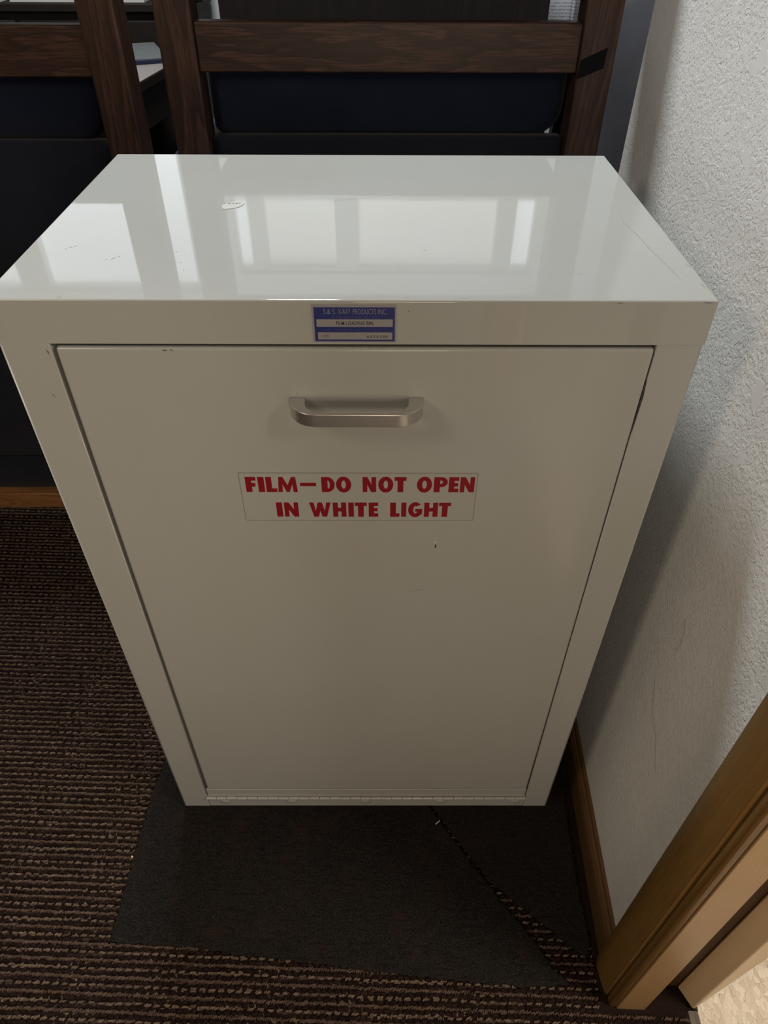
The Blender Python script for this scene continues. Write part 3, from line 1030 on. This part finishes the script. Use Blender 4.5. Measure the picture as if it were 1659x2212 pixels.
lint('thread', (0.3620, -0.0240, 0.0003), 0.0085, 0.0013, 38, 'lint', 'white thread lying on the charcoal carpet in front of the bin', 'lint')
lint('crumb', (-0.0560, -0.0700, FL + 0.0040), 0.0030, 0.0026, 20, 'crumb', 'tiny pale crumb on the striped carpet left of the charcoal remnant', 'crumb')


# ------------------------------------------------------------------ chairs
def rounded_panel(bm, x0, x1, z0, z1, radii, y0, y1, puff=0.012, n=7):
    """upholstered pad: outline in x,z with a radius per corner (bl, br, tr, tl), soft edges in y"""
    cs = [(x0, z0, 1, 1, 180), (x1, z0, -1, 1, 270), (x1, z1, -1, -1, 0), (x0, z1, 1, -1, 90)]
    out = []
    for (cx, cz, sx, sz, a0), r in zip(cs, radii):
        for k in range(n):
            a = math.radians(a0 + 90 * k / (n - 1))
            out.append((cx + sx * r + r * math.cos(a), cz + sz * r + r * math.sin(a)))
    mx, mz = (x0 + x1) / 2, (z0 + z1) / 2
    hw, hz = (x1 - x0) / 2, (z1 - z0) / 2
    loops = []
    for t, y in ((1.0, y0 + puff), (0.55, y0 + puff * 0.35), (0.0, y0)):
        ins = puff * (1 - t)
        loops.append([bm.verts.new((mx + (p[0] - mx) * (1 - ins / hw), y, mz + (p[1] - mz) * (1 - ins / hz))) for p in out])
    lp2 = []
    for t, y in ((1.0, y1 - puff), (0.0, y1)):
        ins = puff * (1 - t)
        lp2.append([bm.verts.new((mx + (p[0] - mx) * (1 - ins / hw), y, mz + (p[1] - mz) * (1 - ins / hz))) for p in out])
    N = len(out)
    for A, B in ((loops[2], loops[1]), (loops[1], loops[0]), (loops[0], lp2[0]), (lp2[0], lp2[1])):
        for i in range(N):
            bm.faces.new((A[i], A[(i + 1) % N], B[(i + 1) % N], B[i]))
    c0 = bm.verts.new((mx, y0 - 0.004, mz))
    for i in range(N):
        bm.faces.new((loops[2][(i + 1) % N], loops[2][i], c0))
    bm.faces.new(lp2[1])
    bmesh.ops.recalc_face_normals(bm, faces=bm.faces)
    return bm


HWD = 0.2985


def make_chair(loc):
    t = empty('lounge_chair', loc)
    for sx in (-1, 1):
        x0, x1 = (-HWD, -HWD + 0.0470) if sx < 0 else (HWD - 0.0470, HWD)
        for y0, z1 in ((0.0, 1.125), (0.560, 0.60)):
            bevel_mod(mesh_obj('post', boxes((x0, x1, y0, y0 + 0.050, FL + 0.001, z1)), M['oak_z'], t), 0.003, 2)
        bevel_mod(mesh_obj('side_rail', boxes((x0 + 0.012, x1 - 0.012, 0.050, 0.560, 0.06, 0.11)), M['oak_x'], t), 0.002, 1)
        mesh_obj('side_panel', boxes((x0 + 0.006, x1 - 0.006, 0.050, 0.560, 0.105, 0.620)), M['navy'], t)
    xi = HWD - 0.0470
    for z0, z1, y, dp, m in ((0.7935, 0.850, 0.006, 0.022, 'oak_x'), (0.878, 0.904, 0.010, 0.105, 'oak_x'), (1.068, 1.120, 0.010, 0.022, 'oak_x')):  # upper back rail is made deep to block bright wall reflections on the bin
        bevel_mod(mesh_obj('back_rail', boxes((-xi, xi, y, y + dp, z0, z1)), M[m], t), 0.002, 2)
    lo = bevel_mod(mesh_obj('bottom_rail', boxes((-xi, xi, 0.004, 0.030, 0.046, 0.0825)), M['oak_pale'], t), 0.002, 2)
    lo['label'] = 'paler orange-brown lower rail'
    cu = rounded_panel(bmesh.new(), -xi + 0.004, xi - 0.004, 0.7120, 0.8060, (0.012, 0.036, 0.018, 0.014), 0.026, 0.150, 0.014)
    mesh_obj('back_cushion', cu, M['navy'], t, True)
    for z0, z1, y in ((0.494, 0.7125, 0.018), (0.385, 0.493, 0.021), (0.164, 0.384, 0.019), (0.081, 0.163, 0.023)):
        mesh_obj('back_panel', rounded_panel(bmesh.new(), -xi + 0.001, xi - 0.001, z0, z1, (0.004,) * 4, y, y + 0.030, 0.005, 3), M['navy2'], t, True)
    mesh_obj('seat_cushion', boxes((-xi, xi, 0.155, 0.590, 0.30, 0.44)), M['navy'], t)
    return t


ch = make_chair((0.2900, 0.6200, 0.0))
tag(ch, 'brown oak lounge chair with a black tape strip on its right post, behind the bin', 'chair', 'lounge chairs behind the bin')


def copy_tree(o, parent=None):
    c = o.copy()
    COL.objects.link(c)
    if parent is not None:
        c.parent = parent
        c.matrix_parent_inverse = o.matrix_parent_inverse.copy()
    for k in list(o.children):
        copy_tree(k, c)
    return c


ch2 = copy_tree(ch)
ch2.location = (-0.3445, 0.5850, 0.0)
tag(ch2, 'brown oak lounge chair with dark navy back at the left edge, beyond the bin', 'chair', 'lounge chairs behind the bin')
# strip of black tape wrapped round the right post of the right chair
tb = bmesh.new()
q = [(0.2520, 0.7880), (0.2535, 0.8100), (0.2865, 0.8240), (0.2850, 0.8010)]
va = [tb.verts.new((p[0], -0.0008, p[1])) for p in q]
vb = [tb.verts.new((p[0], 0.0003, p[1])) for p in q]
for i in range(4):
    tb.faces.new((va[i], va[(i + 1) % 4], vb[(i + 1) % 4], vb[i]))
tb.faces.new(va); tb.faces.new(list(reversed(vb)))
bmesh.ops.recalc_face_normals(tb, faces=tb.faces)
tp_ = mesh_obj('tape', tb, M['tape'], ch)
tp_['label'] = 'strip of black cloth tape'


# ------------------------------------------------------------------ things seen through the chair backs
def make_table(loc, rz, w, d, h):
    t = empty('side_table', loc, rz)
    bevel_mod(mesh_obj('tabletop', boxes((0, w, 0, d, h - 0.022, h - 0.001)), M['edgewood'], t), 0.002, 2)
    mesh_obj('laminate', boxes((0.004, w - 0.004, 0.004, d - 0.004, h - 0.002, h)), M['tablecream'], t)
    bevel_mod(mesh_obj('apron', boxes((0.012, w - 0.012, 0.012, d - 0.012, h - 0.11, h - 0.022)), M['edgewood'], t), 0.002, 1)
    for x in (0.015, w - 0.065):
        for y in (0.015, d - 0.065):
            bevel_mod(mesh_obj('leg', boxes((x, x + 0.05, y, y + 0.05, FL + 0.001, h - 0.1)), M['darkwood'], t), 0.002, 1)
    return t


t1 = make_table((-0.955, 1.440, 0), math.radians(-7), 0.650, 0.52, 0.62)
tag(t1, 'pale-topped side table with dark apron, seen between the two oak chairs', 'table')
mg = tag(empty('magazine', (-0.545, 1.600, 0.6205), math.radians(22)), 'grey magazine with navy bound edge lying on the pale table between the chairs', 'magazine')
bevel_mod(mesh_obj('pages', boxes((0, 0.29, 0.016, 0.28, 0, 0.007)), M['greypaper'], mg), 0.001, 1)
bevel_mod(mesh_obj('spine', boxes((0, 0.29, 0, 0.016, 0, 0.009)), M['bluerim'], mg), 0.001, 1)
cb = tag(empty('low_cabinet', (-1.30, 2.03, 0)), 'dark low cabinet under the window, behind the pale table at left', 'cabinet')
bevel_mod(mesh_obj('carcass', boxes((0, 1.03, 0.01, 0.24, 0.004, 0.690)), M['darkwood'], cb), 0.003, 1)
bevel_mod(mesh_obj('top', boxes((-0.01, 1.04, -0.006, 0.25, 0.690, 0.712)), M['darkwood'], cb), 0.003, 1)
for x in (0.02, 0.52):
    bevel_mod(mesh_obj('door', boxes((x, x + 0.485, -0.002, 0.012, 0.03, 0.67)), M['darkwood'], cb), 0.002, 1)
for mx, mw, lab in ((-0.795, 0.390, 'white magazine lying on the dark low cabinet, nearer the small black speaker'), (-1.180, 0.360, 'white magazine lying on the dark low cabinet, farther left from the speaker')):
    wm = tag(empty('magazine', (mx, 2.035, 0.7125)), lab, 'magazine')
    bevel_mod(mesh_obj('pages', boxes((0, mw, 0, 0.21, 0, 0.036)), M['paper'], wm), 0.001, 1)
    bevel_mod(mesh_obj('cover', boxes((-0.002, mw + 0.002, -0.001, 0.212, 0.036, 0.0375)), M['newsprint'], wm), 0.0005, 1)
spk = tag(empty('small_speaker', (-0.358, 2.05, 0.7125)), 'small black speaker box on the right end of the dark low cabinet', 'speaker')
bevel_mod(mesh_obj('case', boxes((0, 0.118, 0.006, 0.15, 0, 0.19)), M['black'], spk), 0.004, 2)
bevel_mod(mesh_obj('grille', boxes((0.008, 0.110, 0, 0.008, 0.012, 0.178)), M['tape'], spk), 0.002, 1)
bk = tag(empty('bookcase', (-0.050, 1.280, 0)), 'dark brown bookcase back directly behind the right oak chair', 'bookcase')
bevel_mod(mesh_obj('back_panel', boxes((0, 0.670, 0, 0.010, 0.004, 1.090)), M['darkwood'], bk), 0.002, 1)
for x in (0.610, ):
    mesh_obj('cleat', boxes((x, x + 0.060, -0.006, 0.001, 0.004, 1.090)), M['darkwood'], bk)
for x in (0, 0.650):
    bevel_mod(mesh_obj('side', boxes((x, x + 0.020, 0.009, 0.28, 0.004, 1.090)), M['darkwood'], bk), 0.002, 1)
for z in (0.08, 0.38, 0.68, 1.07):
    bevel_mod(mesh_obj('shelf', boxes((0.019, 0.651, 0.009, 0.278, z, z + 0.019)), M['darkwood'], bk), 0.002, 1)
t2 = make_table((0.690, 1.780, 0), 0, 0.20, 0.30, 0.62)
tag(t2, 'small pale-topped stand behind the right post of the taped chair', 'table')


def newspaper(loc, rz, tilt, w, h, label):
    bm = bmesh.new()
    n = 8
    for k in range(n):
        xa, xb = w * k / n, w * (k + 1) / n
        fy = lambda x: 0.010 * math.sin(x / w * PI)
        vs = [bm.verts.new(v) for v in ((xa, fy(xa), 0), (xb, fy(xb), 0), (xb, fy(xb), h), (xa, fy(xa), h))]
        bm.faces.new(vs)
    bmesh.ops.remove_doubles(bm, verts=bm.verts, dist=1e-5)
    o = mesh_obj('newspaper', bm, M['newsprint'], None, True)
    m = o.modifiers.new('sheets', 'SOLIDIFY'); m.thickness = 0.004
    o.location = loc
    o.rotation_euler = (tilt, 0, rz)
    return tag(o, label, 'newspaper', None)


newspaper((0.715, 1.880, 0.621), math.radians(-3), math.radians(-9), 0.092, 0.36, 'folded newspaper standing on the small pale stand, next to the dark bookcase')
newspaper((0.800, 1.860, 0.621), math.radians(4), math.radians(-7), 0.075, 0.38, 'folded newspaper standing on the small pale stand, nearer the right oak post')
be = tag(empty('ottoman', (0.745, 1.130, 0)), 'tall dark grey upholstered ottoman beyond the rounded wall corner', 'ottoman')
mesh_obj('cushion', rounded_panel(bmesh.new(), 0, 0.55, 0.08, 0.83, (0.02, 0.02, 0.16, 0.16), 0, 0.50, 0.18), M['greycloth'], be, True)
for x in (0.05, 0.46):
    for y in (0.12, 0.36):
        bevel_mod(mesh_obj('foot', boxes((x, x + 0.04, y, y + 0.04, FL + 0.001, 0.085)), M['darkwood'], be), 0.002, 1)
